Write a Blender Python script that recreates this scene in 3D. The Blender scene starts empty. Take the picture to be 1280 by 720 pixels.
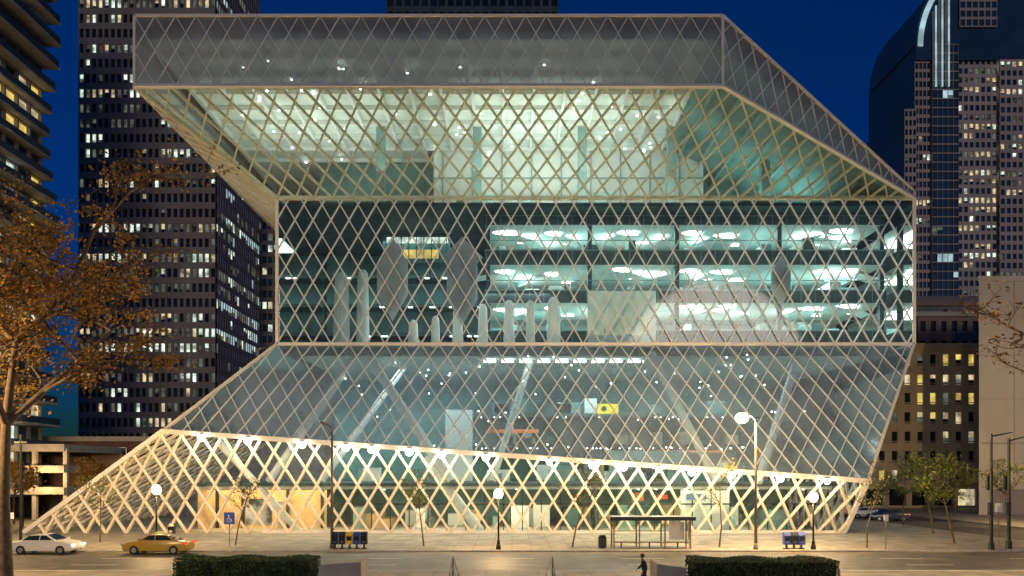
import bpy, bmesh, math, random
from mathutils import Vector, Matrix
random.seed(7)
R=random.Random(11)
S=bpy.context.scene
# ------------------------------------------------------------------ materials
def newmat(name):
    m=bpy.data.materials.new(name); m.use_nodes=True
    nt=m.node_tree; nt.nodes.clear()
    out=nt.nodes.new('ShaderNodeOutputMaterial')
    return m,nt,out
def mat(name,col,rough=0.7,metal=0.0,var=0.25,scale=1.5,bump=0.0):
    m,nt,out=newmat(name)
    b=nt.nodes.new('ShaderNodeBsdfPrincipled')
    tc=nt.nodes.new('ShaderNodeTexCoord'); n=nt.nodes.new('ShaderNodeTexNoise')
    n.inputs['Scale'].default_value=scale; n.inputs['Detail'].default_value=3
    nt.links.new(tc.outputs['Object'],n.inputs['Vector'])
    r=nt.nodes.new('ShaderNodeValToRGB')
    r.color_ramp.elements[0].position=.3; r.color_ramp.elements[1].position=.7
    r.color_ramp.elements[0].color=[c*(1-var) for c in col]+[1]
    r.color_ramp.elements[1].color=[min(1,c*(1+var)) for c in col]+[1]
    nt.links.new(n.outputs['Fac'],r.inputs[0]); nt.links.new(r.outputs[0],b.inputs['Base Color'])
    b.inputs['Roughness'].default_value=rough; b.inputs['Metallic'].default_value=metal
    if bump:
        bp=nt.nodes.new('ShaderNodeBump'); bp.inputs['Strength'].default_value=bump
        nt.links.new(n.outputs['Fac'],bp.inputs['Height']); nt.links.new(bp.outputs[0],b.inputs['Normal'])
    nt.links.new(b.outputs[0],out.inputs[0])
    return m
def emis(name,col,s,var=0.0,scale=1.0,trans=False):
    m,nt,out=newmat(name)
    e=nt.nodes.new('ShaderNodeEmission'); e.inputs[0].default_value=list(col)+[1]; e.inputs[1].default_value=s
    if var:
        tc=nt.nodes.new('ShaderNodeTexCoord'); n=nt.nodes.new('ShaderNodeTexNoise')
        n.inputs['Scale'].default_value=scale; n.inputs['Detail'].default_value=3
        nt.links.new(tc.outputs['Object'],n.inputs['Vector'])
        mr=nt.nodes.new('ShaderNodeMapRange'); mr.inputs[1].default_value=.35; mr.inputs[2].default_value=.65
        mr.inputs[3].default_value=s*(1-var); mr.inputs[4].default_value=s*(1+var*.6)
        nt.links.new(n.outputs['Fac'],mr.inputs[0]); nt.links.new(mr.outputs[0],e.inputs[1])
    if trans:
        t=nt.nodes.new('ShaderNodeBsdfTransparent'); a=nt.nodes.new('ShaderNodeAddShader')
        nt.links.new(e.outputs[0],a.inputs[0]); nt.links.new(t.outputs[0],a.inputs[1]); nt.links.new(a.outputs[0],out.inputs[0])
    else: nt.links.new(e.outputs[0],out.inputs[0])
    m.cycles.emission_sampling='NONE'
    return m
def glass(name,haze,tint=(.9,1,.97),hcol=(.5,.53,.55),refl=1.0,rough=.04):
    m,nt,out=newmat(name); N=nt.nodes.new; L=nt.links.new
    t=N('ShaderNodeBsdfTransparent'); t.inputs[0].default_value=list(tint)+[1]
    d=N('ShaderNodeBsdfDiffuse'); d.inputs[0].default_value=list(hcol)+[1]
    tr=N('ShaderNodeBsdfTranslucent'); tr.inputs[0].default_value=list(hcol)+[1]
    mx=N('ShaderNodeMixShader'); mx.inputs[0].default_value=.4; L(d.outputs[0],mx.inputs[1]); L(tr.outputs[0],mx.inputs[2])
    tc=N('ShaderNodeTexCoord'); n=N('ShaderNodeTexNoise'); n.inputs['Scale'].default_value=.35; n.inputs['Detail'].default_value=1; L(tc.outputs['Object'],n.inputs['Vector'])
    mr=N('ShaderNodeMapRange'); mr.inputs[1].default_value=.3; mr.inputs[2].default_value=.7
    mr.inputs[3].default_value=haze*.8; mr.inputs[4].default_value=min(1,haze*1.2); L(n.outputs['Fac'],mr.inputs[0])
    m1=N('ShaderNodeMixShader'); L(mr.outputs[0],m1.inputs[0]); L(t.outputs[0],m1.inputs[1]); L(mx.outputs[0],m1.inputs[2])
    g=N('ShaderNodeBsdfGlossy'); g.inputs['Roughness'].default_value=rough
    f=N('ShaderNodeFresnel'); f.inputs[0].default_value=1.5
    mm=N('ShaderNodeMath'); mm.operation='MULTIPLY'; mm.inputs[1].default_value=refl; L(f.outputs[0],mm.inputs[0])
    m2=N('ShaderNodeMixShader'); L(mm.outputs[0],m2.inputs[0]); L(m1.outputs[0],m2.inputs[1]); L(g.outputs[0],m2.inputs[2])
    L(m2.outputs[0],out.inputs[0]); return m
def paving(name,c1,c2,mortar,sx,sy):
    m,nt,out=newmat(name); N=nt.nodes.new; L=nt.links.new
    b=N('ShaderNodeBsdfPrincipled'); b.inputs['Roughness'].default_value=.7
    tc=N('ShaderNodeTexCoord'); br=N('ShaderNodeTexBrick')
    br.offset=0; br.inputs['Scale'].default_value=1; br.inputs['Brick Width'].default_value=sx; br.inputs['Row Height'].default_value=sy
    br.inputs['Mortar Size'].default_value=.02
    br.inputs['Color1'].default_value=c1+(1,); br.inputs['Color2'].default_value=c2+(1,); br.inputs['Mortar'].default_value=mortar+(1,)
    L(tc.outputs['Object'],br.inputs['Vector'])
    n=N('ShaderNodeTexNoise'); n.inputs['Scale'].default_value=.6; n.inputs['Detail'].default_value=8; L(tc.outputs['Object'],n.inputs['Vector'])
    mr=N('ShaderNodeMapRange'); mr.inputs[1].default_value=.3; mr.inputs[2].default_value=.7; mr.inputs[3].default_value=.6; mr.inputs[4].default_value=1.2; L(n.outputs['Fac'],mr.inputs[0])
    v=N('ShaderNodeVectorMath'); v.operation='SCALE'; L(br.outputs[0],v.inputs[0]); L(mr.outputs[0],v.inputs['Scale'])
    L(v.outputs[0],b.inputs['Base Color']); L(b.outputs[0],out.inputs[0]); return m

M={}
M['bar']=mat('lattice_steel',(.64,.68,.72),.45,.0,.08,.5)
M['barw']=mat('lattice_warm_lit',(.84,.75,.60),.5,.0,.08,.5)  # same steel as the other bars, warm lamp light put into its colour
M['edge']=mat('edge_beam',(.78,.77,.73),.5,0,.08,.4)
M['gmid']=glass('glass_clear',.05,(.88,.99,.97))
M['gsof']=glass('glass_soffit',.12,(.90,.99,.95))
M['glow']=glass('glass_mesh',.40,(.88,.97,1),(.42,.54,.66),1.7,.12)
M['gcrown']=glass('glass_crown',.78,(.8,.85,.9),(.36,.39,.43),.7,.15)
M['glob']=glass('glass_lobby',.03,(.95,.98,.95))
M['white']=mat('white_plaster',(.76,.79,.76),.8,0,.08,.3)
M['teal']=mat('teal_wall',(.12,.26,.26),.7,0,.4,.25)
M['slab']=mat('slab_dark',(.05,.09,.09),.6,0,.4,.5)
M['shelf']=mat('book_shelf',(.13,.17,.15),.7,0,.7,2.5)
M['ceil']=mat('ceiling_pale',(.66,.74,.71),.8,0,.15,.4)
M['col']=mat('column_teal',(.22,.36,.35),.6,0,.2,.5)
M['panel']=mat('solid_diamond_panel',(.62,.68,.68),.7,0,.12,.6)
M['lamp']=emis('ceiling_light',(.88,1,.95),7)
M['dot']=emis('down_light',(.93,1,.92),12)
M['yellow']=emis('yellow_sign',(1,.85,.02),1.6)
M['orange_e']=emis('orange_glow',(1,.3,.08),.8,.6,.6)
M['warmwall']=mat('wood_wall',(.6,.42,.22),.6,0,.2,.8)
M['roof']=mat('roof_metal',(.3,.3,.32),.5,.2)
M['concrete']=mat('concrete',(.36,.34,.31),.85,0,.2,.8,.1)
M['asphalt']=mat('asphalt',(.10,.095,.085),.6,0,.4,.7,.15)
M['ground']=mat('ground_earth',(.08,.08,.075),.9,0,.3,.2)
M['side']=paving('sidewalk_paving',(.38,.34,.28),(.32,.29,.24),(.12,.11,.1),1.5,1.5)
M['kerb']=mat('kerb_stone',(.5,.47,.42),.8)
M['paint']=mat('road_paint',(.75,.75,.72),.6,0,.25,3)
M['ypaint']=mat('road_paint_yellow',(.7,.5,.06),.6,0,.25,3)
M['dark']=mat('dark_metal',(.03,.035,.03),.4,.6)
M['pole']=mat('pole_grey',(.16,.145,.13),.5,.3)
M['bulb']=emis('sodium_bulb',(1,.76,.42),12,trans=True)
M['spotb']=emis('spot_bulb',(1,.92,.74),8,trans=True)
M['bark']=mat('bark',(.10,.07,.05),.9,0,.4,4,.3)
M['leafo']=mat('leaf_young_orange',(.32,.17,.03),.7,0,.5,1.2)
M['leafg']=mat('leaf_green',(.14,.17,.03),.7,0,.5,1.2)
M['hedgeleaf']=mat('hedge_leaf',(.05,.095,.025),.6,0,.6,2)
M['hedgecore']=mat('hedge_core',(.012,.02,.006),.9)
M['grass']=mat('grass',(.05,.08,.025),.9,0,.5,3,.4)
M['tyre']=mat('tyre',(.02,.02,.02),.85)
M['rim']=mat('rim',(.5,.5,.5),.3,.8)
M['carw']=mat('paint_white',(.75,.76,.76),.2,.1,.03)
M['cary']=mat('paint_yellow',(.42,.27,.05),.25,0,.03)
M['card']=mat('paint_dark',(.05,.06,.09),.2,.3,.03)
M['carg']=mat('window_glass_dark',(.02,.03,.035),.05,0,.1)
M['head']=emis('headlight',(1,.95,.8),3)
M['tail']=emis('taillight',(1,.05,.02),2)
M['blue']=mat('blue_paint',(.03,.08,.4),.4,0,.1)
M['yel']=mat('yellow_paint',(.75,.5,.03),.4,0,.1)
M['whitep']=mat('white_paint',(.8,.8,.8),.5,0,.05)
M['tw_wall']=mat('tower_concrete',(.32,.265,.23),.8,0,.15,.08)
M['tw_glass']=mat('tower_glass',(.02,.025,.03),.12,0,.3,.1)
M['blueg']=mat('blue_glass',(.04,.08,.13),.15,.1,.3,.1)
M['rt_wall']=mat('granite_tower',(.62,.48,.41),.7,0,.15,.05)
M['beige']=mat('beige_stone',(.62,.53,.37),.85,0,.15,.3)
M['blank']=mat('pale_render',(.50,.46,.38),.85,0,.12,.15)
M['brownst']=mat('brown_stone',(.36,.24,.16),.85,0,.2,.3)
M['greyst']=mat('grey_block',(.26,.23,.22),.8,0,.2,.1)
M['brick']=paving('brick_wall',(.25,.1,.06),(.2,.08,.05),(.2,.16,.13),.5,.25)
M['lit1']=emis('window_lit_white',(.85,1,.85),.95,.75,.7)
M['lit2']=emis('window_lit_warm',(1,.82,.5),.65,.8,.6)
M['lit3']=emis('window_lit_dim',(.55,.6,.5),.17,.9,.5)
M['lit4']=emis('window_lit_yellow',(1,.72,.2),.75,.6,.6)
M['rimlit']=emis('crown_light',(.6,.85,.95),.65,.4,.2)
M['skin']=mat('skin',(.5,.32,.24),.5,0,.08,8);M['hair']=mat('hair',(.03,.02,.015),.6,0,.4,20);M['lip']=mat('lips',(.35,.12,.1),.5)
M['coat']=mat('dark_coat',(.03,.03,.04),.8,0,.3,6)

# ------------------------------------------------------------------ mesh builder
class MB:
    def __init__(s): s.v=[];s.f=[];s.m=[];s.mats=[]
    def mi(s,k):
        if k not in s.mats: s.mats.append(k)
        return s.mats.index(k)
    def face(s,pts,k):
        b=len(s.v); s.v+= [tuple(p) for p in pts]; s.f.append(tuple(range(b,b+len(pts)))); s.m.append(s.mi(k))
    def hexa(s,c,k):
        b=len(s.v); s.v+=[tuple(p) for p in c]; i=s.mi(k)
        for q in ((0,3,2,1),(4,5,6,7),(0,1,5,4),(1,2,6,5),(2,3,7,6),(3,0,4,7)):
            s.f.append(tuple(b+a for a in q)); s.m.append(i)
    def box(s,x0,x1,y0,y1,z0,z1,k):
        s.hexa([(x0,y0,z0),(x1,y0,z0),(x1,y1,z0),(x0,y1,z0),(x0,y0,z1),(x1,y0,z1),(x1,y1,z1),(x0,y1,z1)],k)
    def bar(s,p,q,w,d,n,k):
        p=Vector(p);q=Vector(q);t=(q-p)
        if t.length<1e-4:return
        t.normalize(); n=Vector(n); sd=n.cross(t).normalized()*(w/2); dn=n.normalized()*(d/2)
        c=[]
        for e in (p,q): c+= [e-sd-dn,e+sd-dn,e+sd+dn,e-sd+dn]
        s.hexa(c,k)
    def cyl(s,p,q,r0,r1,k,n=10,cap=True):
        p=Vector(p);q=Vector(q);t=(q-p).normalized()
        a=t.orthogonal().normalized(); b2=t.cross(a); b=len(s.v); i=s.mi(k)
        for e,r in ((p,r0),(q,r1)):
            for j in range(n):
                an=2*math.pi*j/n; s.v.append(tuple(e+a*math.cos(an)*r+b2*math.sin(an)*r))
        for j in range(n):
            s.f.append((b+j,b+(j+1)%n,b+n+(j+1)%n,b+n+j)); s.m.append(i)
        if cap:
            s.f.append(tuple(b+n+j for j in range(n))); s.m.append(i)
            s.f.append(tuple(b+n-1-j for j in range(n))); s.m.append(i)
    def sph(s,c,r,k,nu=12,nv=8,sz=1):
        b=len(s.v); i=s.mi(k); c=Vector(c)
        for a in range(nv+1):
            th=math.pi*a/nv
            for j in range(nu):
                ph=2*math.pi*j/nu; s.v.append((c.x+r*math.sin(th)*math.cos(ph),c.y+r*math.sin(th)*math.sin(ph),c.z+r*sz*math.cos(th)))
        for a in range(nv):
            for j in range(nu):
                s.f.append((b+a*nu+j,b+(a+1)*nu+j,b+(a+1)*nu+(j+1)%nu,b+a*nu+(j+1)%nu)); s.m.append(i)
    def obj(s,name,parent=None,smooth=False):
        me=bpy.data.meshes.new(name); me.from_pydata(s.v,[],s.f)
        for k in s.mats: me.materials.append(M[k])
        me.polygons.foreach_set('material_index',s.m)
        if smooth: me.polygons.foreach_set('use_smooth',[True]*len(me.polygons))
        me.update(); o=bpy.data.objects.new(name,me); S.collection.objects.link(o)
        if parent: o.parent=parent
        return o
def empty(name,loc=(0,0,0)):
    o=bpy.data.objects.new(name,None); S.collection.objects.link(o); o.location=loc; return o
def light(kind,name,loc,power,col,parent=None,size=1,sizey=None,rot=None,spot=None,rad=.2):
    l=bpy.data.lights.new(name,kind); l.energy=power; l.color=col
    if kind=='AREA':
        l.shape='RECTANGLE'; l.size=size; l.size_y=sizey or size
    elif kind in('POINT','SPOT'): l.shadow_soft_size=rad
    o=bpy.data.objects.new(name,l); S.collection.objects.link(o); o.location=loc
    if rot: o.rotation_euler=rot
    if parent: o.parent=parent
    return o

# ------------------------------------------------------------------ lattice
def clip(poly,p,d):
    t0,t1=-1e9,1e9; n=len(poly)
    ar=sum(poly[i][0]*poly[(i+1)%n][1]-poly[(i+1)%n][0]*poly[i][1] for i in range(n))
    sg=1 if ar>0 else -1
    for i in range(n):
        a=poly[i];b=poly[(i+1)%n]; ex,ey=b[0]-a[0],b[1]-a[1]
        nx,ny=-ey*sg,ex*sg
        num=nx*(p[0]-a[0])+ny*(p[1]-a[1]); den=nx*d[0]+ny*d[1]
        if abs(den)<1e-9:
            if num<0:return None
            continue
        t=-num/den
        if den>0:t0=max(t0,t)
        else:t1=min(t1,t)
    if t1-t0<1e-3:return None
    return t0,t1
def lattice(mb,poly,lift,nrm,w,h,bw,bd,k,off=(0,0),split=False):
    us=[p[0] for p in poly];vs=[p[1] for p in poly]
    ext=(max(us)-min(us))+(max(vs)-min(vs))*w/h+4*w
    n=int(ext/w)+2
    for fam in (1,-1):
        d=(fam*w/2,h/2)
        for i in range(-n,n+1):
            p=(off[0]+i*w,off[1])
            c=clip(poly,p,d)
            if not c: continue
            t0,t1=c
            k2=1
            if split: k2=max(1,int(math.ceil(t1-t0)))
            for j in range(k2):
                a=t0+(t1-t0)*j/k2;b=t0+(t1-t0)*(j+1)/k2
                A=Vector(lift(p[0]+a*d[0],p[1]+a*d[1]));B=Vector(lift(p[0]+b*d[0],p[1]+b*d[1]))
                o=Vector(nrm)*(.004*fam)
                mb.bar(A+o,B+o,bw,bd,nrm,k)
def facet(latmb,glmb,pts,w,h,bw,bd,k,gk,inset=.18,udir=None,edge=None,off=(0,0)):
    P=[Vector(p) for p in pts]
    n=(P[1]-P[0]).cross(P[2]-P[0]).normalized()
    u=Vector(udir).normalized() if udir else (P[1]-P[0]).normalized()
    v=n.cross(u).normalized(); O=P[0]
    poly=[((p-O).dot(u),(p-O).dot(v)) for p in P]
    lattice(latmb,poly,lambda a,b:O+u*a+v*b,n,w,h,bw,bd,k,off)
    if gk:
        cen=sum(P,Vector())/len(P)
        ins=n*inset*(1 if (Vector((0,94,25))-cen).dot(n)>0 else -1)
        glmb.face([p+ins for p in P],gk)
    if edge:
        for i in range(len(P)): latmb.bar(P[i],P[(i+1)%len(P)],edge,edge,n,'edge')

LIB=empty('library_building')
cr=MB();gl=MB()
X0,X1=-32.1,17.9
facet(cr,gl,[(X0,68,38.8),(X1,68,38.8),(X1,68,44.8),(X0,68,44.8)],1.75,3.0,.07,.08,'bar','gcrown',.12,edge=.2)
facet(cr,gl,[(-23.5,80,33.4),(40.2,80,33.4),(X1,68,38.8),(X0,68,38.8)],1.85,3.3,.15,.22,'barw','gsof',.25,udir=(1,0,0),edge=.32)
facet(cr,gl,[(X1,68,38.8),(40.2,80,33.4),(40.2,80,34.1),(X1,68,44.8)],1.75,3.0,.09,.10,'bar','gcrown',.12,edge=.2)
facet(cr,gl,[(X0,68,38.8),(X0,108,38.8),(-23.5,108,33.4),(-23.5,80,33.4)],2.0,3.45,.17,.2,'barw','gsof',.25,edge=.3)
facet(cr,gl,[(X0,108,38.8),(X0,68,38.8),(X0,68,44.8),(X0,108,44.8)],1.85,3.4,.12,.12,'bar','gcrown',.12)
facet(cr,gl,[(-23.5,80,18.8),(40.2,80,18.8),(40.2,80,33.4),(-23.5,80,33.4)],1.8,3.1,.11,.2,'bar','gmid',.2,edge=.28)
facet(cr,gl,[(-23.5,108,18.8),(-23.5,80,18.8),(-23.5,80,33.4),(-23.5,108,33.4)],2.0,3.45,.15,.2,'bar','gmid')
facet(cr,gl,[(40.2,80,18.8),(40.2,108,18.8),(40.2,108,34.1),(40.2,80,34.1)],2.0,3.45,.15,.2,'bar','gmid')
LL=(-32.9,75.56,9.93);LR=(32.6,73.2,5.27)
facet(cr,gl,[(-23.5,80,18.8),LL,LR,(40.2,80,18.8)],1.8,3.1,.09,.14,'bar','glow',.2,udir=(1,0,0),edge=.25)
facet(cr,gl,[(-32.9,108,9.93),LL,(-23.5,80,18.8),(-23.5,108,18.8)],2.0,3.3,.13,.16,'bar','glow',.2)
facet(cr,gl,[LR,(32.6,108,5.27),(40.2,108,18.8),(40.2,80,18.8)],2.0,3.3,.13,.16,'bar','glow',.2)
def ztop(x): return 9.93+(x+32.9)/65.5*(5.27-9.93)
def ytop(x): return 75.56+(x+32.9)/65.5*(73.2-75.56)
def lift(x,z): return (x,76.9+(ytop(x)-76.9)*(z-.12)/(ztop(x)-.12),z)
lo=MB()
poly=[(-46.9,.12),(31.9,.12),(32.6,5.27),(-32.9,9.93)]
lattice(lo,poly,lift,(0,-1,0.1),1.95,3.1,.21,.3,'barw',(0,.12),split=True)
lo.bar((-46.9,76.9,.2),LL,.4,.4,(0,-1,0),'edge')
lo.bar((31.9,76.9,.2),LR,.4,.4,(0,-1,0),'edge')
lo.bar((-24,76.9,.25),(31.9,76.9,.25),.3,.3,(0,-1,0),'edge')
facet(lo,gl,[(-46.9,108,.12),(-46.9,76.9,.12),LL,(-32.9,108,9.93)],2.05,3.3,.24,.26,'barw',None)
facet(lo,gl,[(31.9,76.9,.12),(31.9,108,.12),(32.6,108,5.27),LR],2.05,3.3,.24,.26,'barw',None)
Lv=Vector(LL);Rv=Vector(LR)
lo.bar(Lv+Vector((0,-.25,-.1)),Rv+Vector((0,-.25,-.1)),.42,.9,(0,-1,0),'edge')
cr.obj('diagrid_upper',LIB);lo.obj('diagrid_base',LIB);gl.obj('glazing',LIB)
g2=MB(); g2.face([(-22,77.6,.12),(31.5,77.6,.12),(32,74.6,5.3),(-22,76.2,8.8)],'glob'); g2.obj('lobby_glazing',LIB)
rf=MB()
rf.face([(X0,68,44.78),(X1,68,44.78),(X1,108,44.78),(X0,108,44.78)],'roof')
rf.face([(X1,68,44.78),(40.2,80,34.08),(40.2,108,34.08),(X1,108,44.78)],'roof')
rf.face([(-46.9,108,0),(32,108,0),(40.2,108,18.8),(40.2,108,34.1),(X1,108,44.8),(X0,108,44.8),(X0,108,38.8),(-23.5,108,33.4),(-23.5,108,18.8)],'roof')
rf.obj('roof_and_rear',LIB)
# ------------------------------------------------------------------ interior
it=MB()
it.face([(X0+.5,68.8,43.2),(X1-.3,68.8,43.2),(X1-.3,107,43.2),(X0+.5,107,43.2)],'ceil')
it.face([(X1-.3,69,43.2),(39.6,80.6,33.9),(39.6,107,33.9),(X1-.3,107,43.2)],'teal')
it.box(-23,39.5,96,96.4,33.6,43,'teal')
it.box(-9,22,92,92.3,33.6,43,'white')
it.box(-23.2,39.9,81.2,107,33.0,33.35,'slab')
for i in range(17):
    x=-31+i*3; it.box(x,x+.25,69.5,106,42.7,43.18,'white')
for i in range(8):
    y=71+i*3.4; it.box(X0+1,X1-1,y,y+.2,42.75,43.17,'white')
for x in (-14,-3.7,7.5,17,27): it.box(x-.45,x+.45,85,85.9,33.35,42.7,'col')
for i in range(60):
    x=R.uniform(-29,17);y=R.uniform(71,95); it.cyl((x,y,42.68),(x,y,42.6),.12,.12,'dot',8)
for i in range(22):
    x=R.uniform(-20,35); it.box(x,x+R.uniform(.8,2.5),R.uniform(83,90),91,33.4,33.4+R.uniform(.9,2.6),R.choice(['shelf','col','white']))
for i in range(9):
    x=-8+i*3.4; it.box(x,x+.12,91.8,91.98,33.6,43,'col')
for z in (36.5,39.7): it.box(-9,22,91.85,91.97,z,z+.12,'col')
for i in range(9):
    x=19+i*2.3; z=43.2-(x-17.6)*.4227; it.box(x,x+.2,72+ (x-17.6)*.54,106,z-.55,z-.15,'col')
for (a,b) in ((32.0,32.98),(27.8,29.35),(23.8,25.15),(18.85,20.9)):
    it.box(-2.9,39.3,84,106,a,b,'slab')
    it.box(-2.9,39.3,83.9,83.985,b-.14,b-.02,'col')
    for i in range(28):
        x=-2.7+i*1.5; it.box(x,x+.06,83.93,83.99,a+.05,b-.16,'col')
for (a,b) in ((29.35,32.0),(25.15,27.8),(20.9,23.8)):
    it.box(-2.9,39.3,97,97.2,a,b,'white')
    it.face([(-2.8,84.2,b-.01),(39.2,84.2,b-.01),(39.2,96.9,b-.01),(-2.8,96.9,b-.01)],'ceil')
    for x in (-2.5,8.2,17.4,28.2,39): it.box(x-.22,x+.22,84.3,84.9,a,b-.02,'slab')
    for i in range(22):
        x=-1.5+i*1.8+R.uniform(-.8,.8)
        if R.random()<.8: it.box(x,x+R.uniform(.5,1.9),R.uniform(85,92),93,a,a+R.uniform(.7,1.8),R.choice(['shelf','shelf','col','teal','white']))
    for x in (-1,3.8,12.5,19,23.5,33.2,36.2):
        xx=x+R.uniform(-.9,.9); y=R.uniform(85.5,88); n=20; ra=R.uniform(.7,1.5)
        it.face([(xx+math.cos(2*math.pi*j/n)*ra,y+math.sin(2*math.pi*j/n)*.7,b-.12-.1*math.cos(2*math.pi*j/n)) for j in range(n)][::-1],'lamp')
        w=R.uniform(2.6,4.2);sg=R.choice([-1,1]);seg=8
        for s in range(seg):
            u0=s/seg;u1=(s+1)/seg
            z0=b-.08-.75*u0**2;z1=b-.08-.75*u1**2
            it.face([(xx+sg*w*u0,y+.6,z0),(xx+sg*w*u1,y+.6,z1),(xx+sg*w*u1,y+3,z1),(xx+sg*w*u0,y+3,z0)],'white')
        if R.random()<.7: it.box(xx+1.4,xx+R.uniform(2.2,3.6),y+3.2,y+3.4,b-.25,b-.17,'lamp')
    it.box(-2.8,39.2,84.05,84.1,a+.95,a+1.02,'col')
    for cx in (7.5,28):
        light('AREA','book_level_light',(cx,88.5,b-.3),2500,(.84,1,.94),LIB,19,7)
it.box(-23.2,-3,100,100.3,18.8,33,'teal')
it.box(-23.2,-3,82,107,18.4,18.78,'slab')
for z in (22.5,26,29.5): it.box(-23,-3,97,100,z,z+.4,'slab')
it.box(-14.5,-7,90,90.3,29.6,32.6,'teal')
for (a,b,c,k) in ((-14.2,-7.2,(31.7,32.4),'lit1'),(-14.2,-8.2,(30.0,31.0),'lit4')):
    it.face([(a,89.95,c[0]),(b,89.95,c[0]),(b,89.95,c[1]),(a,89.95,c[1])],k)
for i in range(9): it.box(-14.2+i*.85,-14.1+i*.85,89.9,89.94,29.7,32.5,'slab')
for i in range(24):
    x=R.uniform(-22,-4);z=R.choice([22.3,25.8,29.3]);it.box(x,x+.5,96.2,96.5,z,z+.08,'lamp')
for px,h,r in ((-7.9,3.2,.5),(-5.6,4.2,.6),(-3,4.6,.55),(-.3,5.0,.6),(1.9,5.1,.5),(4.3,5.2,.75),(-10.2,2.6,.6),(-17.6,8,.9),(-15.4,8.6,.7)):
    it.cyl((px,82.6,18.85),(px,82.6,18.85+h*.85),r,r*.8,'white',14,False); it.sph((px,82.6,18.85+h*.85),r*.8,'white',14,6,1.4)
it.box(7.8,14.8,82.2,82.5,18.85,24.6,'ceil')
def hexpanel(cx,cz,w,h,tip,y=80.3):
    it.face([(cx,y,cz-h/2),(cx+w/2,y,cz-h/2+tip),(cx+w/2,y,cz+h/2-tip),(cx,y,cz+h/2),(cx-w/2,y,cz+h/2-tip),(cx-w/2,y,cz-h/2+tip)],'panel')
for cx,cz,w,h in ((-12,25.4,3.1,8.6),(-5,25.0,3.1,8.6),(27,25.2,2,5.2)): hexpanel(cx,cz,w,h,w*.86)
hexpanel(-5,27.5,4.2,4.2,2.09,80.27)
it.box(-31,32,78.5,107,4.6,4.95,'slab')
it.box(-23,32.5,104,104.3,5,18.3,'teal')
it.box(-23.2,39.9,81,107,18.0,18.35,'slab')
it.face([(-22,82,17.9),(38,82,17.9),(37,104,17.9),(-22,104,17.9)],'ceil')
for z,y in ((12.5,94),(9,99)):
    it.box(-6,30,y,104,z,z+.4,'slab')
    for i in range(34):
        x=-5.5+i*1.05+R.uniform(-.3,.3)
        if R.random()<.6: it.box(x,x+.15,y+.2,y+.35,z-.1,z-.02,'dot')
    for i in range(14):
        x=R.uniform(-5,28); it.box(x,x+R.uniform(.5,2.4),y+1,y+2,z+.4,z+.4+R.uniform(.7,1.9),R.choice(['shelf','white','teal']))
for i in range(90):
    x=R.uniform(-20,31);y=R.uniform(80,100);z=R.choice([17.8,17.8,15.5,12.3,8.8]); it.sph((x,y,z),.09,'dot',6,4)
for i in range(30):
    x=R.uniform(-18,29);y=R.uniform(84,98);h=R.uniform(.8,2.4);it.box(x,x+R.uniform(.6,3),y,y+1,5,5+h,R.choice(['shelf','white','teal','col','warmwall']))
for i in range(9):
    x=-3+i*1.9; it.box(x,x+1.3,84,84.6,17.55,17.7,'lamp')
it.box(9.4,11.7,88,88.2,12.4,13.5,'yellow')
it.cyl((10.1,87.97,12.95),(10.1,87.9,12.95),.3,.3,'slab',12)
it.box(-3,3,90,90.2,10.4,10.8,'orange_e'); it.box(16,24,92,92.2,8.2,8.5,'orange_e')
it.box(-7.5,-4.5,90,92,5,13,'white')
it.box(11,20,90,90.3,5,8.4,'col')
for a,b,r in (((-16,82,18),(-24.5,80.5,5),.4),((-15,84,18),(-6,79,5),.5),((-8.7,79.6,7.4),(-3.2,79.6,.12),.5),((14,80.6,18),(20,78,5),.4),((30,84,18),(24,78,5),.4),((-29,79,9),(-21,79,.1),.35),((-12,90,18),(-20,84,5),.35),((2,86,18),(-2,80,5),.35)):
    it.cyl(a,b,r,r,'white',14)
it.box(-30,31.5,92,92.3,.12,4.6,'teal')
it.box(-31,31.6,79,92,4.3,4.58,'ceil')
it.box(-33,-19.5,84,84.3,.12,4.4,'warmwall')
for x in (-31,-28.3,-23.6,-20): it.box(x,x+.25,83.6,84,.12,4.2,'dark')
it.box(-27.9,-25.2,83.9,83.98,.5,3.2,'lit2'); it.box(-24.6,-23.9,83.9,83.98,.2,2.9,'lit2')
for i in range(26):
    x=-18+i*1.9; it.box(x,x+.1,80.5,80.6,.12,4.2,'dark')
it.box(-18,31,80.48,80.62,2.7,2.85,'dark')
for i in range(40):
    x=R.uniform(-17,29);w=R.uniform(.5,2.5); it.box(x,x+w,R.uniform(83,90),91,.12,.12+R.uniform(.8,2.5),R.choice(['shelf','white','warmwall','col','teal']))
it.box(12,13.2,80.3,80.4,3.1,3.9,'orange_e'); it.box(14.6,15.6,80.3,80.4,3.3,3.7,'tail'); it.box(17.5,19.5,80.3,80.4,3.2,3.8,'rimlit')
it.box(17.5,22,81,83,.12,4.2,'white')
for i in range(30):
    x=R.uniform(-18,30);y=R.uniform(79.5,90); it.cyl((x,y,4.28),(x,y,4.2),.1,.1,'dot',6)
it.obj('interior',LIB)
G=(.78,1,.96)
for x in (-14,17):
    light('AREA','living_room_light',(x,90,17.5),4200,G,LIB,24,12)
for x in (-20,2):
    light('AREA','hq_light',(x,84,38),950,(.97,1,.88),LIB,16,12,rot=(math.pi,0,0))
light('AREA','hq_wall_light',(7,80.5,35),1000,(.97,1,.9),LIB,22,3,rot=(math.radians(110),0,0))
light('AREA','hq_side_light',(27,88,35),600,(.65,1,.9),LIB,12,8,rot=(math.pi,0,0))
light('AREA','atrium_light',(-12,92,32),800,(.7,1,.95),LIB,18,6)
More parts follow.
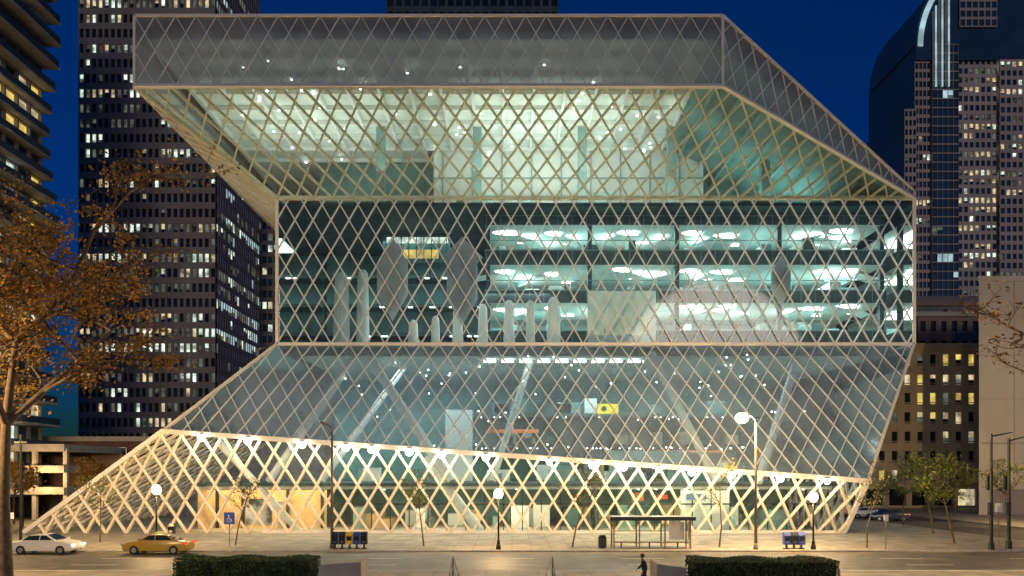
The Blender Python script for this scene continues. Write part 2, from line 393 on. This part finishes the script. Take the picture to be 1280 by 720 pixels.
light('AREA','pillar_fill_light',(-3,84.5,24.5),700,(.95,1,.97),LIB,14,2,rot=(math.radians(-25),0,0))  # bare area light added to brighten the white pillars
for x,c in ((-24,(1,.76,.38)),(-4,(1,.9,.6)),(18,(.97,1,.66))):
    light('AREA','lobby_light',(x,82,4.1),1100,c,LIB,16,5)
sp=MB()
for px in (-29,-24.6,-19.5,-15.4,-13,-9.5,-6.5,-2.4,3.4,7.4,10.2,13.4,16.4,20,24.4,28.6):
    t=(px+32.9)/65.5; p=Lv.lerp(Rv,t)+Vector((0,-.75,-.30))
    sp.cyl(p+Vector((0,0,.25)),p+Vector((0,0,.12)),.16,.24,'dark',10)
    sp.sph(p+Vector((0,0,-.12)),.36 if R.random()<.75 else .26,'spotb',12,8)
    light('POINT','ledge_spot',p+Vector((0,0,-.15)),360,(1,.84,.56),LIB,rad=.2)
sp.obj('ledge_fittings',LIB)

# ------------------------------------------------------------------ ground
def sheet(name,x0,x1,y0,y1,z,k,parent=None):
    m=MB(); m.face([(x0,y0,z),(x1,y0,z),(x1,y1,z),(x0,y1,z)],k); return m.obj(name,parent)
sheet('ground',-1500,1500,-200,3000,-.02,'ground')
sheet('road',-400,400,48,60,.0,'asphalt')
sheet('cross_road',44,54,60,400,.0,'asphalt'); sheet('cross_road',-66,-54,60,400,.0,'asphalt')
sw=MB()
for a,b in ((-53.8,43.8),(54.2,200),(-200,-66.2)):
    sw.box(a,b,60.3,400,-.02,.12,'side'); sw.box(a,b,60,60.297,-.02,.125,'kerb')
sw.obj('sidewalk')
s2=MB(); s2.box(-200,200,44,47.7,-.02,.12,'side'); s2.box(-200,200,47.703,48,-.02,.125,'kerb'); s2.obj('sidewalk')
sheet('lawn',-200,-17,10,44,.02,'grass')
mk=MB()
for i in range(-14,15):
    for y in (51.6,55.4): mk.face([(i*9-1.5,y,.006),(i*9+1.5,y,.006),(i*9+1.5,y+.15,.006),(i*9-1.5,y+.15,.006)],'paint')
mk.face([(-200,59.3,.006),(200,59.3,.006),(200,59.42,.006),(-200,59.42,.006)],'ypaint')
for i in range(11):
    mk.face([(39.5,48.6+i*1.0,.007),(42.8,48.6+i*1.0,.007),(42.8,49.1+i*1.0,.007),(39.5,49.1+i*1.0,.007)],'paint')
mk.obj('road_markings')

# ------------------------------------------------------------------ facades
def facade(mb,p0,u,width,z0,z1,nx,nz,pier,span,rec,wall,gk,lits,prob,rnd,cluster=.5):
    p0=Vector((p0[0],p0[1],0));u=Vector((u[0],u[1],0)).normalized();n=Vector((u.y,-u.x,0))
    cw=width/nx;ch=(z1-z0)/nz
    def q(a,z,o): return p0+u*a+n*o+Vector((0,0,z))
    for j in range(nz+1):
        z=z0+j*ch
        a=max(z0,z-span*ch/2);b=min(z1,z+span*ch/2)
        mb.hexa([q(0,a,-rec),q(width,a,-rec),q(width,a,-.02),q(0,a,-.02),q(0,b,-rec),q(width,b,-rec),q(width,b,-.02),q(0,b,-.02)],wall)
    for i in range(nx+1):
        x=i*cw;a=max(0,x-pier*cw/2);b=min(width,x+pier*cw/2)
        mb.hexa([q(a,z0,-rec),q(b,z0,-rec),q(b,z0,0),q(a,z0,0),q(a,z1,-rec),q(b,z1,-rec),q(b,z1,0),q(a,z1,0)],wall)
    for j in range(nz):
        fl=rnd.random()
        pr=prob*(2.2 if fl<.25 else (.25 if fl>.65 else 1))
        on=False;kk=None
        for i in range(nx):
            if rnd.random()<(1-cluster) : on=rnd.random()<pr; kk=rnd.choice(lits)
            k=kk if on else gk
            x0=i*cw;z=z0+j*ch
            mb.face([q(x0,z,-rec+.02),q(x0+cw,z,-rec+.02),q(x0+cw,z+ch,-rec+.02),q(x0,z+ch,-rec+.02)],k)
            if on and rnd.random()<.5:
                zz=z+ch*rnd.uniform(.35,.6); mb.face([q(x0,z,-rec+.05),q(x0+cw,z,-rec+.05),q(x0+cw,zz,-rec+.05),q(x0,zz,-rec+.05)],rnd.choice([gk,'lit3']))
rn=random.Random(5)
t=MB(); lits=['lit1','lit1','lit2','lit3','lit3','lit3']
t.box(-97.6,-67.2,180.6,211,0,130,'tw_wall')
facade(t,(-97.6,180),(1,0),31,2,130,22,38,.34,.42,.5,'tw_wall','tw_glass',lits,.46,rn,.35)
facade(t,(-66.6,180.0),(0,1),31,2,130,20,38,.22,.36,.16,'tw_wall','blueg',['lit1','lit3','rimlit','lit3'],.5,rn,.35)
t.obj('concrete_office_tower')
t=MB(); t.box(-90,-60.6,231,262,0,85,'tw_glass')
facade(t,(-90,230),(1,0),29.5,0,85,18,26,.25,.4,.3,'greyst','blueg',['lit1','lit3','lit2'],.4,rn,.3); t.obj('glass_office_tower')
t=MB(); t.box(-31.4,11.6,200,230,0,150,'greyst'); facade(t,(-31.4,199.4),(1,0),43,100,150,20,14,.3,.4,.4,'slab','tw_glass',['lit3'],.05,rn); t.obj('dark_office_tower')
t=MB(); t.box(-95,-65.2,78,110,0,110,'tw_glass')
facade(t,(-64.6,78),(0,1),32,3,108,12,34,.12,.16,.5,'greyst','blueg',['lit2','lit4','lit3','lit1'],.45,rn,.3)
for j in range(34):
    z=3+j*3.09
    off=1.5+.8*math.sin(j*.7)
    t.box(-64.58,-64.58+off,80,110.6,z-.13,z+.13,'concrete')
    t.box(-64.6+off-.06,-64.58+off-.02,80,110.5,z+.2,z+1.05,'blueg')
t.obj('apartment_tower')
t=MB(); lr=['lit1','lit2','lit2','lit3','lit3']
t.box(151.6,200,301,340,0,168,'rt_wall')
facade(t,(151,300),(1,0),6,30,160,4,38,.25,.35,.5,'rt_wall','blueg',lr,.25,rn)
facade(t,(157,299),(1,0),10,30,166,5,40,.06,.12,.4,'rt_wall','blueg',['lit3','rimlit'],.15,rn,.7)
facade(t,(167,300),(1,0),15,30,172,7,41,.35,.4,.5,'rt_wall','blueg',lr,.42,rn)
facade(t,(182,298.5),(1,0),20,30,160,9,38,.35,.4,.5,'rt_wall','blueg',lr,.42,rn)
prof=[]
for j in range(13):
    a=math.pi/2*j/12; prof.append((170-19*math.cos(a),166+27*math.sin(a)))
t.face([(x,299.2,z) for x,z in prof]+[(200,299.2,193),(200,299.2,160),(151,299.2,160)],'blueg')
for j in range(12):
    (xa,za),(xb,zb)=prof[j],prof[j+1]
    t.face([(xa,299,za),(xb,299,zb),(xb,338,zb),(xa,338,za)],'rt_wall')
    t.bar((xa+1.6,298.9,za-.8),(xb+1.6,298.9,zb-.8),1.8,.5,(0,-1,0),'rimlit')
for j in range(6):
    t.box(157+j*1.2,157.4+j*1.2,298.6,299.1,150,178+j*2.2,'rimlit' if j%2 else 'rt_wall')
facade(t,(167,298.4),(1,0),14,172,192,6,6,.2,.3,.3,'rt_wall','blueg',['lit3','rimlit'],.2,rn)
t.box(147,151.6,300,335,0,142,'rt_wall')
facade(t,(147,299.6),(1,0),4.5,30,142,3,32,.35,.4,.3,'rt_wall','tw_glass',lr,.15,rn)
t.obj('arched_skyscraper')
t=MB(); t.box(101,126,200,230,0,50,'greyst'); t.box(108,124,198.6,199.9,0,46.5,'greyst')
for z in (47.5,38): t.box(100.8,126.2,199.4,199.97,z,z+1.2,'brownst')
t.obj('grey_office_block')
t=MB(); t.box(71,82,140.4,165,0,33.5,'brownst'); facade(t,(71,140),(1,0),11,3,33.2,6,9,.5,.45,.35,'brownst','tw_glass',['lit4','lit2'],.2,rn); t.box(70.6,82.3,139.6,141,33.2,34,'beige'); t.obj('brown_stone_building')
t=MB(); t.box(57,75.7,130.6,139,0,26.6,'beige')
facade(t,(57,130),(1,0),18.7,3.8,25.8,9,7,.55,.42,.3,'beige','tw_glass',['lit4','lit4','lit2','lit3'],.38,rn,.2)
t.box(56.6,76,129.4,131,25.8,26.3,'beige'); t.box(56.4,76.2,129.1,131,26.303,26.8,'beige'); t.box(56.8,75.8,129.6,130.2,21.8,22.1,'beige'); t.box(56.8,75.8,129.6,130.2,4.2,4.6,'beige')
facade(t,(57,129.9),(1,0),18.7,0,3.8,5,1,.25,.3,.3,'beige','tw_glass',['lit2','lit4'],.7,rn)
for i in range(9):
    x=57.5+i*2.08
    for j in range(7): t.box(x,x+1.2,129.85,129.98,4.25+j*3.143+.35,4.25+j*3.143+.5,'beige')
t.obj('beige_hotel_building')
t=MB()
def wedge(e,z0,z1): t.hexa([(64.2-e,110-e,z0),(110,110-e,z0),(110,128,z0),(76-e,128,z0),(64.2-e,110-e,z1),(110,110-e,z1),(110,128,z1),(76-e,128,z1)],'blank')
wedge(0,0,32.2);wedge(.25,32.203,32.9)
t.box(64.6,100,109.9,109.97,9.8,10.1,'concrete'); t.box(66,100,109.9,109.96,0,3.6,'greyst')
for z in (16,22,27.5): t.box(64.3,100,109.93,109.98,z,z+.06,'concrete')
for x in (69,75): t.box(x,x+.08,109.92,109.985,0,32.2,'concrete')
t.obj('blank_wall_building')
t=MB(); t.box(-110,-53,118,140,0,11,'brick'); facade(t,(-110,117.4),(1,0),57,3.5,10.5,20,2,.5,.5,.3,'brick','tw_glass',['lit2','lit4'],.3,rn); t.box(-110.3,-52.8,117,118,10.5,11.2,'beige'); t.obj('brick_building')
E=empty('parking_garage'); t=MB()
for z in (3.2,5.9,8.6): t.box(-88,-56,100,116,z,z+.9,'concrete')
for i in range(9): t.box(-87.5+i*3.9,-87+i*3.9,100.3,100.8,0,9,'concrete')
t.box(-88,-56,115,116,0,9,'brownst'); t.obj('decks',E)
light('POINT','garage_lamp',(-66,103,5.0),900,(1,.6,.25),E); light('POINT','garage_lamp',(-58,97,5),2000,(1,.6,.25),E)
# ------------------------------------------------------------------ trees
def tree(name,x,y,h,spread,levels,leafk,leaves,r0,seed,lean=(0,0),lsize=.12,droop=0):
    r=random.Random(seed);b=MB();l=MB();tips=[]
    def grow(p,d,L,rad,lev):
        segs=3;q=p
        for s in range(segs):
            d2=(d+Vector((r.uniform(-.18,.18),r.uniform(-.18,.18),r.uniform(-.1,.12)))).normalized()
            e=q+d2*L/segs; b.cyl(q,e,rad*(1-s*.2),rad*(1-(s+1)*.2),'bark',6 if lev<2 else 4,False)
            if lev<levels and (s>0 or lev>0):
                for c in range(r.choice([1,2]) if lev else 3):
                    an=r.uniform(0,6.283); side=Vector((math.cos(an),math.sin(an),r.uniform(-.05,.75)-droop)).normalized()
                    grow(e,(d2*.45+side).normalized(),L*r.uniform(.5,.72)*spread,rad*.5,lev+1)
            if lev>=levels-1: tips.append(e)
            q=e;d=d2
    grow(Vector((x,y,.1)),Vector((lean[0],lean[1],1)).normalized(),h,r0,0)
    for i in range(leaves):
        t=r.choice(tips); c=t+Vector((r.gauss(0,.3),r.gauss(0,.3),r.gauss(0,.2)))
        a=Vector((r.uniform(-1,1),r.uniform(-1,1),r.uniform(-1,1))).normalized(); o=a.orthogonal().normalized();s=lsize*r.uniform(.6,1.4)
        l.face([c-a*s,c+o*s*.6,c+a*s,c-o*s*.6],leafk)
    E=empty(name); b.obj('branches',E,True); l.obj('leaves',E); return E
tree('maple_tree',-25.3,40,12.5,1.0,4,'leafo',14000,.38,3,(.05,0),.11,.15)
tree('maple_tree',31.5,40,10.5,.8,4,'leafo',5000,.3,8,(0,0),.12)
for i,(x,y,h) in enumerate([(-22.3,64.5,4.2),(-7,63.5,4.4),(4.7,62.5,5),(16.2,62.5,5),(27.5,62,4.5),(-34.5,67,4.2)]):
    tree('street_tree',x,y,h,.62,3,'leafg',500,.07,20+i,(0,0),.07)
for i,(x,y,h) in enumerate([(40,76,4.5),(43,88,5),(58,105,5.5),(36.5,66,5),(61,118,5.5),(57,92,5)]):
    tree('street_tree',x,y,h,.7,3,'leafg',1500,.1,40+i,(0,0),.12)
for i,(x,y,h) in enumerate([(-56,90,5),(-50,96,5),(-70,92,6)]):
    tree('street_tree',x,y,h,.7,3,'leafo',2200,.1,60+i,(0,0),.14)
def hedge(x0,x1,y0,y1,z1,seed):
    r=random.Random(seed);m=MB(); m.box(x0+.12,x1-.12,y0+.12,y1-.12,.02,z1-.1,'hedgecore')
    for i in range(int((x1-x0)*2300)):
        f=r.random(); x=r.uniform(x0,x1);y=r.uniform(y0,y1);z=z1+.06*math.sin(x*2.1)+r.gauss(0,.035)
        if f<.45: z=r.uniform(.1,z1); y=y0 if f<.3 else y1; y+=r.gauss(0,.04)
        elif f<.5: x=r.choice([x0,x1]); z=r.uniform(.1,z1)
        c=Vector((x,y,z)); a=Vector((r.uniform(-1,1),r.uniform(-1,1),r.uniform(-1,1))).normalized();o=a.orthogonal().normalized();s=r.uniform(.03,.06)
        m.face([c-a*s,c+o*s*.6,c+a*s,c-o*s*.6],'hedgeleaf')
    m.obj('hedge')
hedge(-17.6,-10.4,41.5,43.4,1.42,1); hedge(9.4,17,41.5,43.4,1.38,2)
# ------------------------------------------------------------------ street furniture
def globe_lamp(x,y,z,power=2300):
    E=empty('globe_street_lamp');m=MB()
    m.cyl((x,y,.12),(x,y,.5),.22,.16,'dark',12);m.cyl((x,y,.5),(x,y,.9),.14,.09,'dark',12);m.cyl((x,y,.9),(x,y,z-.35),.075,.055,'dark',10)
    m.cyl((x,y,z-.4),(x,y,z-.22),.07,.16,'dark',12);m.obj('post',E,True)
    g=MB();g.sph((x,y,z),.34,'bulb',16,10,1.15);g.obj('globe',E,True)
    g=MB();g.cyl((x,y,z+.38),(x,y,z+.52),.05,.01,'dark',8);g.obj('finial',E,True)
    light('POINT','lamp_light',(x,y,z),power,(1,.62,.27),E,rad=.25)
globe_lamp(-28,63,4.6);globe_lamp(-1.03,60.9,4.35);globe_lamp(22.9,60.8,4.1)
def street_lamp(x,y,z,dx,power,lit=True):
    E=empty('street_lamp');m=MB()
    m.cyl((x,y,.12),(x,y,.6),.2,.15,'pole',12);m.cyl((x,y,.6),(x,y,z-.6),.12,.08,'pole',10)
    pts=[Vector((x+dx*(1-math.cos(a)),y,z-.6+.6*math.sin(a))) for a in [math.pi/2*j/6 for j in range(7)]]
    for a,b in zip(pts,pts[1:]): m.cyl(a,b,.06,.05,'pole',8)
    hx=x+dx
    m.sph((hx+.0,y,z+.06),.28,'pole',12,6,.35);m.obj('post',E,True)
    if lit:
        g=MB();g.sph((hx,y,z-.3),.5,'bulb',16,10,.85);g.obj('lamp_head',E,True)
        light('POINT','lamp_light',(hx,y,z-.4),power,(1,.64,.28),E,rad=.3)
street_lamp(18.5,60.7,10.4,-1.05,11000)
street_lamp(-13.95,62,9.75,-.7,0,False)
street_lamp(-44,60.7,10.2,1.2,9000)
street_lamp(-31,36.5,10.2,.8,9000);street_lamp(33,37,10.2,-.8,8000)  # unseen lamps outside the frame, added to light maples, hedges and road
street_lamp(60,84,9.5,1,9000)  # unseen lamp, added to light the building fronts on the right
def signal(x,y,z,arm):
    E=empty('traffic_signal');m=MB();m.cyl((x,y,.12),(x,y,.7),.24,.2,'dark',12);m.cyl((x,y,.7),(x,y,z),.13,.1,'dark',10)
    m.cyl((x,y,z-.2),(x+arm,y,z+.1),.06,.04,'dark',8)
    m.box(x-.35,x-.05,y-.35,y-.1,2.7,3.7,'dark');m.box(x-.2,x+.2,y+.15,y+.38,4.6,5.7,'dark')
    m.obj('post',E)
signal(36.3,60.6,8.9,1.6);signal(38.2,61.5,8.6,1.2)
def sign(name,x,y,z,w,h,k,figure=False):
    E=empty(name);m=MB();m.cyl((x,y,.12),(x,y,z+h/2),.035,.035,'pole',8);m.box(x-w/2,x+w/2,y-.06,y-.04,z-h/2,z+h/2,k)
    if figure:
        yy=y-.066
        m.cyl((x-.04,yy,z+.2),(x-.04,yy+.004,z+.2),.06,.06,'whitep',10)
        m.bar((x-.04,yy,z+.12),(x-.02,yy,z-.06),.06,.004,(0,-1,0),'whitep');m.bar((x-.02,yy,z-.06),(x+.14,yy,z-.06),.05,.004,(0,-1,0),'whitep');m.bar((x+.14,yy,z-.06),(x+.2,yy,z-.22),.05,.004,(0,-1,0),'whitep')
        for j in range(10):
            a=math.pi*.75+math.pi*1.2*j/10;b=math.pi*.75+math.pi*1.2*(j+1)/10
            m.bar((x+.0+.17*math.cos(a),yy-.003,z-.1+.17*math.sin(a)),(x+.17*math.cos(b),yy-.003,z-.1+.17*math.sin(b)),.04,.004,(0,-1,0),'whitep')
    m.obj('sign_panel',E)
sign('wheelchair_parking_sign',-22.6,64,2.3,.85,.95,'blue',True)
sign('street_sign',38.3,63,3.2,.6,.7,'whitep');sign('parking_sign',-40,64,2.5,.35,.5,'whitep');sign('parking_sign',28.5,61,2.5,.35,.5,'whitep')
def utility(x,y,z):
    E=empty('utility_pole');m=MB();m.cyl((x,y,.1),(x,y,z),.12,.08,'dark',10);m.box(x-.5,x+.5,y-.06,y+.06,z-.7,z-.55,'dark');m.obj('mast',E)
utility(-39.3,64,9);utility(-52,85,7)
E=empty('bus_shelter');m=MB()
for x in (7.8,9.75,11.7,13.65):
    for y in (61.2,62.8): m.box(x-.05,x+.05,y-.05,y+.05,.12,2.35,'brownst')
m.box(7.5,13.95,60.9,63.1,2.35,2.5,'brownst');m.box(7.45,14,60.85,60.9,2.3,2.58,'dark');m.box(7.6,13.85,61.0,63.0,2.503,2.58,'roof')
for z in (.45,1.35,2.2): m.box(7.85,13.6,62.78,62.82,z,z+.06,'brownst')
m.box(8,13.4,62.1,62.55,.52,.58,'brownst')
for x in (8.5,10.7,12.9): m.box(x-.04,x+.04,62.2,62.45,.12,.52,'dark')
m.box(12.3,13.5,62.7,62.74,.7,2.1,'whitep')
m.obj('frame',E);g=MB();g.face([(7.85,62.75,.4),(13.6,62.75,.4),(13.6,62.75,2.3),(7.85,62.75,2.3)],'gmid');g.face([(7.8,61.25,.4),(7.8,62.75,.4),(7.8,62.75,2.3),(7.8,61.25,2.3)],'gmid');g.face([(13.65,61.25,.4),(13.65,62.75,.4),(13.65,62.75,2.3),(13.65,61.25,2.3)],'gmid');g.obj('panes',E)
def news(x,y,k):
    E=empty('newspaper_box');m=MB();m.box(x-.25,x+.25,y-.22,y+.22,.45,1.15,k)
    m.hexa([(x-.25,y-.22,1.153),(x+.25,y-.22,1.153),(x+.25,y+.22,1.153),(x-.25,y+.22,1.153),(x-.25,y-.05,1.4),(x+.25,y-.05,1.4),(x+.25,y+.22,1.4),(x-.25,y+.22,1.4)],k)
    m.box(x-.19,x+.19,y-.235,y-.222,.75,1.08,'carg');m.box(x-.06,x+.06,y-.1,y+.1,.2,.45,'dark');m.box(x-.2,x+.2,y-.2,y+.2,.12,.2,'dark')
    m.box(x-.04,x+.04,y-.26,y-.236,.62,.68,'rim');m.obj('cabinet',E)
for i,k in enumerate(['card','card','yel','blue','card']): news(-13.6+.56*i,61.5,k)
for i,k in enumerate(['blue','card','blue']): news(21.0+.56*i,61.2,k)
E=empty('trash_can');m=MB();m.cyl((7,62,.12),(7,62,.95),.26,.32,'dark',14);m.cyl((7,62,.95),(7,62,1.12),.34,.2,'dark',14)
for j in range(14):
    a=j*math.pi/7;m.box(7+.31*math.cos(a)-.015,7+.31*math.cos(a)+.015,62+.31*math.sin(a)-.015,62+.31*math.sin(a)+.015,.2,.95,'pole')
m.obj('bin',E)
E=empty('parking_pay_station');m=MB();m.box(-27.2,-26.75,63.2,63.6,.12,1.7,'dark');m.hexa([(-27.22,63.18,1.703),(-26.73,63.18,1.703),(-26.73,63.62,1.703),(-27.22,63.62,1.703),(-27.15,63.35,1.9),(-26.8,63.35,1.9),(-26.8,63.6,1.9),(-27.15,63.6,1.9)],'dark');m.box(-27.1,-26.85,63.17,63.198,1.2,1.4,'whitep');m.obj('cabinet',E)
E=empty('concrete_stair_wall');m=MB()
m.hexa([(-10.2,41.3,0),(-7.8,41.3,0),(-7.8,43.5,0),(-10.2,43.5,0),(-9.9,41.3,1.2),(-7.8,41.3,1.35),(-7.8,43.5,1.35),(-9.9,43.5,1.1)],'concrete');m.obj('wall',E)
E=empty('concrete_stair_wall');m=MB()
m.hexa([(7.5,41.3,0),(9.1,41.3,0),(9.1,43.5,0),(7.5,43.5,0),(7.5,41.3,1.25),(9.0,41.3,1.05),(9.0,43.5,1.05),(7.5,43.5,1.3)],'concrete');m.obj('wall',E)
for x,s in ((-3.2,1),(2.2,-1)):
    E=empty('stair_handrail');m=MB()
    for dx in (0,.45*s):
        m.cyl((x,43.2+abs(dx),1.42),(x+dx,41,.75),.03,.03,'pole',8);m.cyl((x,43.2+abs(dx),0),(x,43.2+abs(dx),1.42),.03,.03,'pole',8);m.cyl((x+dx,41,0),(x+dx,41,.75),.03,.03,'pole',8)
        m.cyl((x,43.2+abs(dx),.8),(x+dx,41,.3),.02,.02,'pole',8)
    m.obj('rails',E)
def car(name,x,y,paint,heading=1,lights=True,taxi=False):
    E=empty(name,(x,y,.0)); E.rotation_euler=(0,0,0 if heading>0 else math.pi)
    prof=[(-2.33,.38),(-2.36,.72),(-2.2,.94),(-1.55,1.0),(-.95,1.38),(-.4,1.46),(.35,1.44),(1.05,1.03),(1.95,.9),(2.28,.74),(2.34,.42),(2.2,.25),(-2.2,.25)]
    ys=[(.0,0),(.10,1),(1.68,1),(1.78,0)]
    bm=bmesh.new();rings=[]
    for yy,_ in ys:
        ring=[]
        for px,pz in prof:
            inset=0
            if pz>1.02: inset=.22*(pz-1.0)/.46
            yv=(yy-.89)*(1-inset*.9)
            z=pz if _ else .25+(pz-.25)*.96; xx=px if _ else px*.985
            ring.append(bm.verts.new((xx,yv,z)))
        rings.append(ring)
    n=len(prof)
    for a,b in zip(rings,rings[1:]):
        for i in range(n): bm.faces.new((a[i],a[(i+1)%n],b[(i+1)%n],b[i]))
    bm.faces.new(rings[0][::-1]);bm.faces.new(rings[-1])
    bmesh.ops.recalc_face_normals(bm,faces=bm.faces)
    me=bpy.data.meshes.new('body');bm.to_mesh(me);bm.free();me.materials.append(M[paint])
    for p in me.polygons:p.use_smooth=True
    o=bpy.data.objects.new('body',me);S.collection.objects.link(o);o.parent=E
    bv=o.modifiers.new('b','BEVEL');bv.width=.05;bv.segments=2;bv.limit_method='ANGLE'
    m=MB()
    for sy in (-1,1):
        f=lambda z:sy*(.895*(1-.2*(z-1.0)/.46)+.012)
        def wq(pts): m.face([(a,f(z),z) for a,z in (pts if sy<0 else pts[::-1])],'carg')
        wq([(-1.35,1.05),(-.12,1.05),(-.12,1.39),(-.9,1.36)]);wq([(-.04,1.05),(.86,1.07),(.36,1.38),(-.04,1.39)])
        for wx in (-1.45,1.42):
            m.cyl((wx,sy*.74,.33),(wx,sy*.93,.33),.33,.33,'tyre',20);m.cyl((wx,sy*.931,.33),(wx,sy*.945,.33),.19,.17,'rim',12)
        m.box(2.22,2.36,sy*.72-.16,sy*.72+.16,.62,.76,'head' if lights else 'rim');m.box(-2.38,-2.25,sy*.74-.13,sy*.74+.13,.74,.9,'tail')
        m.box(-1.0,-.9,sy*.9-.01,sy*.9+.01,.85,.88,'dark');m.box(.9,1.08,sy*.98-.09,sy*.98+.09,1.03,1.15,paint)
    m.face([(1.02,-.72,1.07),(1.02,.72,1.07),(.4,.62,1.45),(.4,-.62,1.45)],'carg')
    m.face([(-1.52,.72,1.05),(-1.52,-.72,1.05),(-.98,-.62,1.4),(-.98,.62,1.4)],'carg')
    if taxi: m.box(-.25,.1,-.3,.3,1.48,1.62,'lit4')
    m.obj('trim',E)
car('white_sedan_car',-34.2,58.9,'carw',1);car('yellow_taxi_car',-26,58.9,'cary',-1,False,taxi=True)
car('parked_car',46,98,'card',-1,False);car('parked_car',46,104,'carw',1,False)
def person(name,x,y,z0,face=1):
    E=empty(name,(x,y,z0))
    def skin(nm,vs,ed,rad,k,root=0):
        me=bpy.data.meshes.new(nm);me.from_pydata(vs,ed,[]);me.materials.append(M[k]);o=bpy.data.objects.new(nm,me);S.collection.objects.link(o);o.parent=E
        o.modifiers.new('s','SKIN')
        for i,r in enumerate(rad): me.skin_vertices[0].data[i].radius=(r if isinstance(r,tuple) else (r,r))
        me.skin_vertices[0].data[root].use_root=True
        sb=o.modifiers.new('ss','SUBSURF');sb.levels=2;sb.render_levels=2
        return o
    f=face
    vs=[(0,0,.95),(.02*f,0,1.15),(.06*f,0,1.36),(.09*f,0,1.47),(.12*f,0,1.56),
        (.07*f,-.19,1.40),(.0,-.25,1.13),(.14*f,-.24,.92),
        (.07*f,.19,1.40),(.14*f,.25,1.14),(.34*f,.22,1.0),
        (.0,-.1,.9),(.22*f,-.1,.5),(.28*f,-.1,.09),(.42*f,-.1,.05),
        (0,.1,.9),(-.05*f,.1,.48),(-.34*f,.1,.17),(-.26*f,.1,.06)]
    ed=[(0,1),(1,2),(2,3),(3,4),(2,5),(5,6),(6,7),(2,8),(8,9),(9,10),(0,11),(11,12),(12,13),(13,14),(0,15),(15,16),(16,17),(17,18)]
    rad=[(.19,.21),(.18,.2),(.18,.22),.08,.055,.09,.07,.045,.09,.07,.045,.12,.08,.05,.04,.12,.08,.05,.04]
    skin('clothed_body',vs,ed,rad,'coat')
    m=MB();c=(.14*f,0,1.66);m.sph(c,.1,'skin',16,12,1.22);m.cyl((.23*f,0,1.655),(.265*f,0,1.64),.02,.012,'skin',8);m.sph((.14*f,-.1,1.65),.025,'skin',8,6);m.sph((.14*f,.1,1.65),.025,'skin',8,6)
    for s in(-1,1): m.sph((.225*f,s*.035,1.675),.012,'dark',8,6)
    m.box(.225*f-.01,.225*f+.01,-.025,.025,1.603,1.611,'lip')
    m.obj('head',E,True)
    h=MB();h.sph((.12*f,0,1.69),.112,'hair',16,10,1.15);h.obj('hair',E,True)
    for hx,hy,hz in ((.15*f,-.24,.9),(.36*f,.22,.98)):
        skin('palm',[(hx,hy,hz),(hx+.02*f,hy,hz-.08)],[(0,1)],[(.03,.02),(.038,.018)],'skin')
        for i in range(4):
            o=(i-1.5)*.019;L=[.065,.08,.085,.07][i]
            skin('finger',[(hx+.02*f+o,hy,hz-.08),(hx+.03*f+o,hy+.005,hz-.08-L*.5),(hx+.02*f+o,hy+.015,hz-.08-L)],[(0,1),(1,2)],[.009,.008,.007],'skin')
        skin('thumb',[(hx+.04*f,hy,hz-.03),(hx+.065*f,hy,hz-.07),(hx+.065*f,hy+.01,hz-.1)],[(0,1),(1,2)],[.011,.01,.008],'skin')
    return E
person('person',6.85,41.3,-.02,-1)
# ------------------------------------------------------------------ sky, dusk glow fill, camera
w=bpy.data.worlds.new('World');S.world=w;w.use_nodes=True;nt=w.node_tree
bg=nt.nodes['Background'];sky=nt.nodes.new('ShaderNodeTexSky');sky.sky_type='NISHITA';sky.sun_disc=False
sky.sun_elevation=math.radians(1.5);sky.sun_rotation=math.radians(165);sky.ozone_density=6;sky.air_density=1.0;sky.dust_density=.2
tv=nt.nodes.new('ShaderNodeVectorMath');tv.operation='MULTIPLY';tv.inputs[1].default_value=(.18,.62,.88)
nt.links.new(sky.outputs[0],tv.inputs[0]);nt.links.new(tv.outputs[0],bg.inputs[0]);bg.inputs[1].default_value=.14
sl=bpy.data.lights.new('dusk_glow_fill','SUN');sl.energy=.36;sl.angle=math.radians(12);sl.color=(1,.87,.76);so=bpy.data.objects.new('dusk_glow_fill',sl);S.collection.objects.link(so);so.rotation_euler=(math.radians(83),0,math.radians(14))  # added warm fill imitating afterglow and city glow on lattice and towers
cd=bpy.data.cameras.new('camera');co=bpy.data.objects.new('camera',cd);S.collection.objects.link(co)
co.location=(0,0,6);co.rotation_euler=(math.pi/2,0,0);cd.sensor_width=36;cd.lens=28.125;cd.shift_y=230/1280;cd.clip_end=5000;cd.clip_start=.5
S.camera=co
S.view_settings.view_transform='Standard';S.view_settings.look='None';S.view_settings.exposure=0
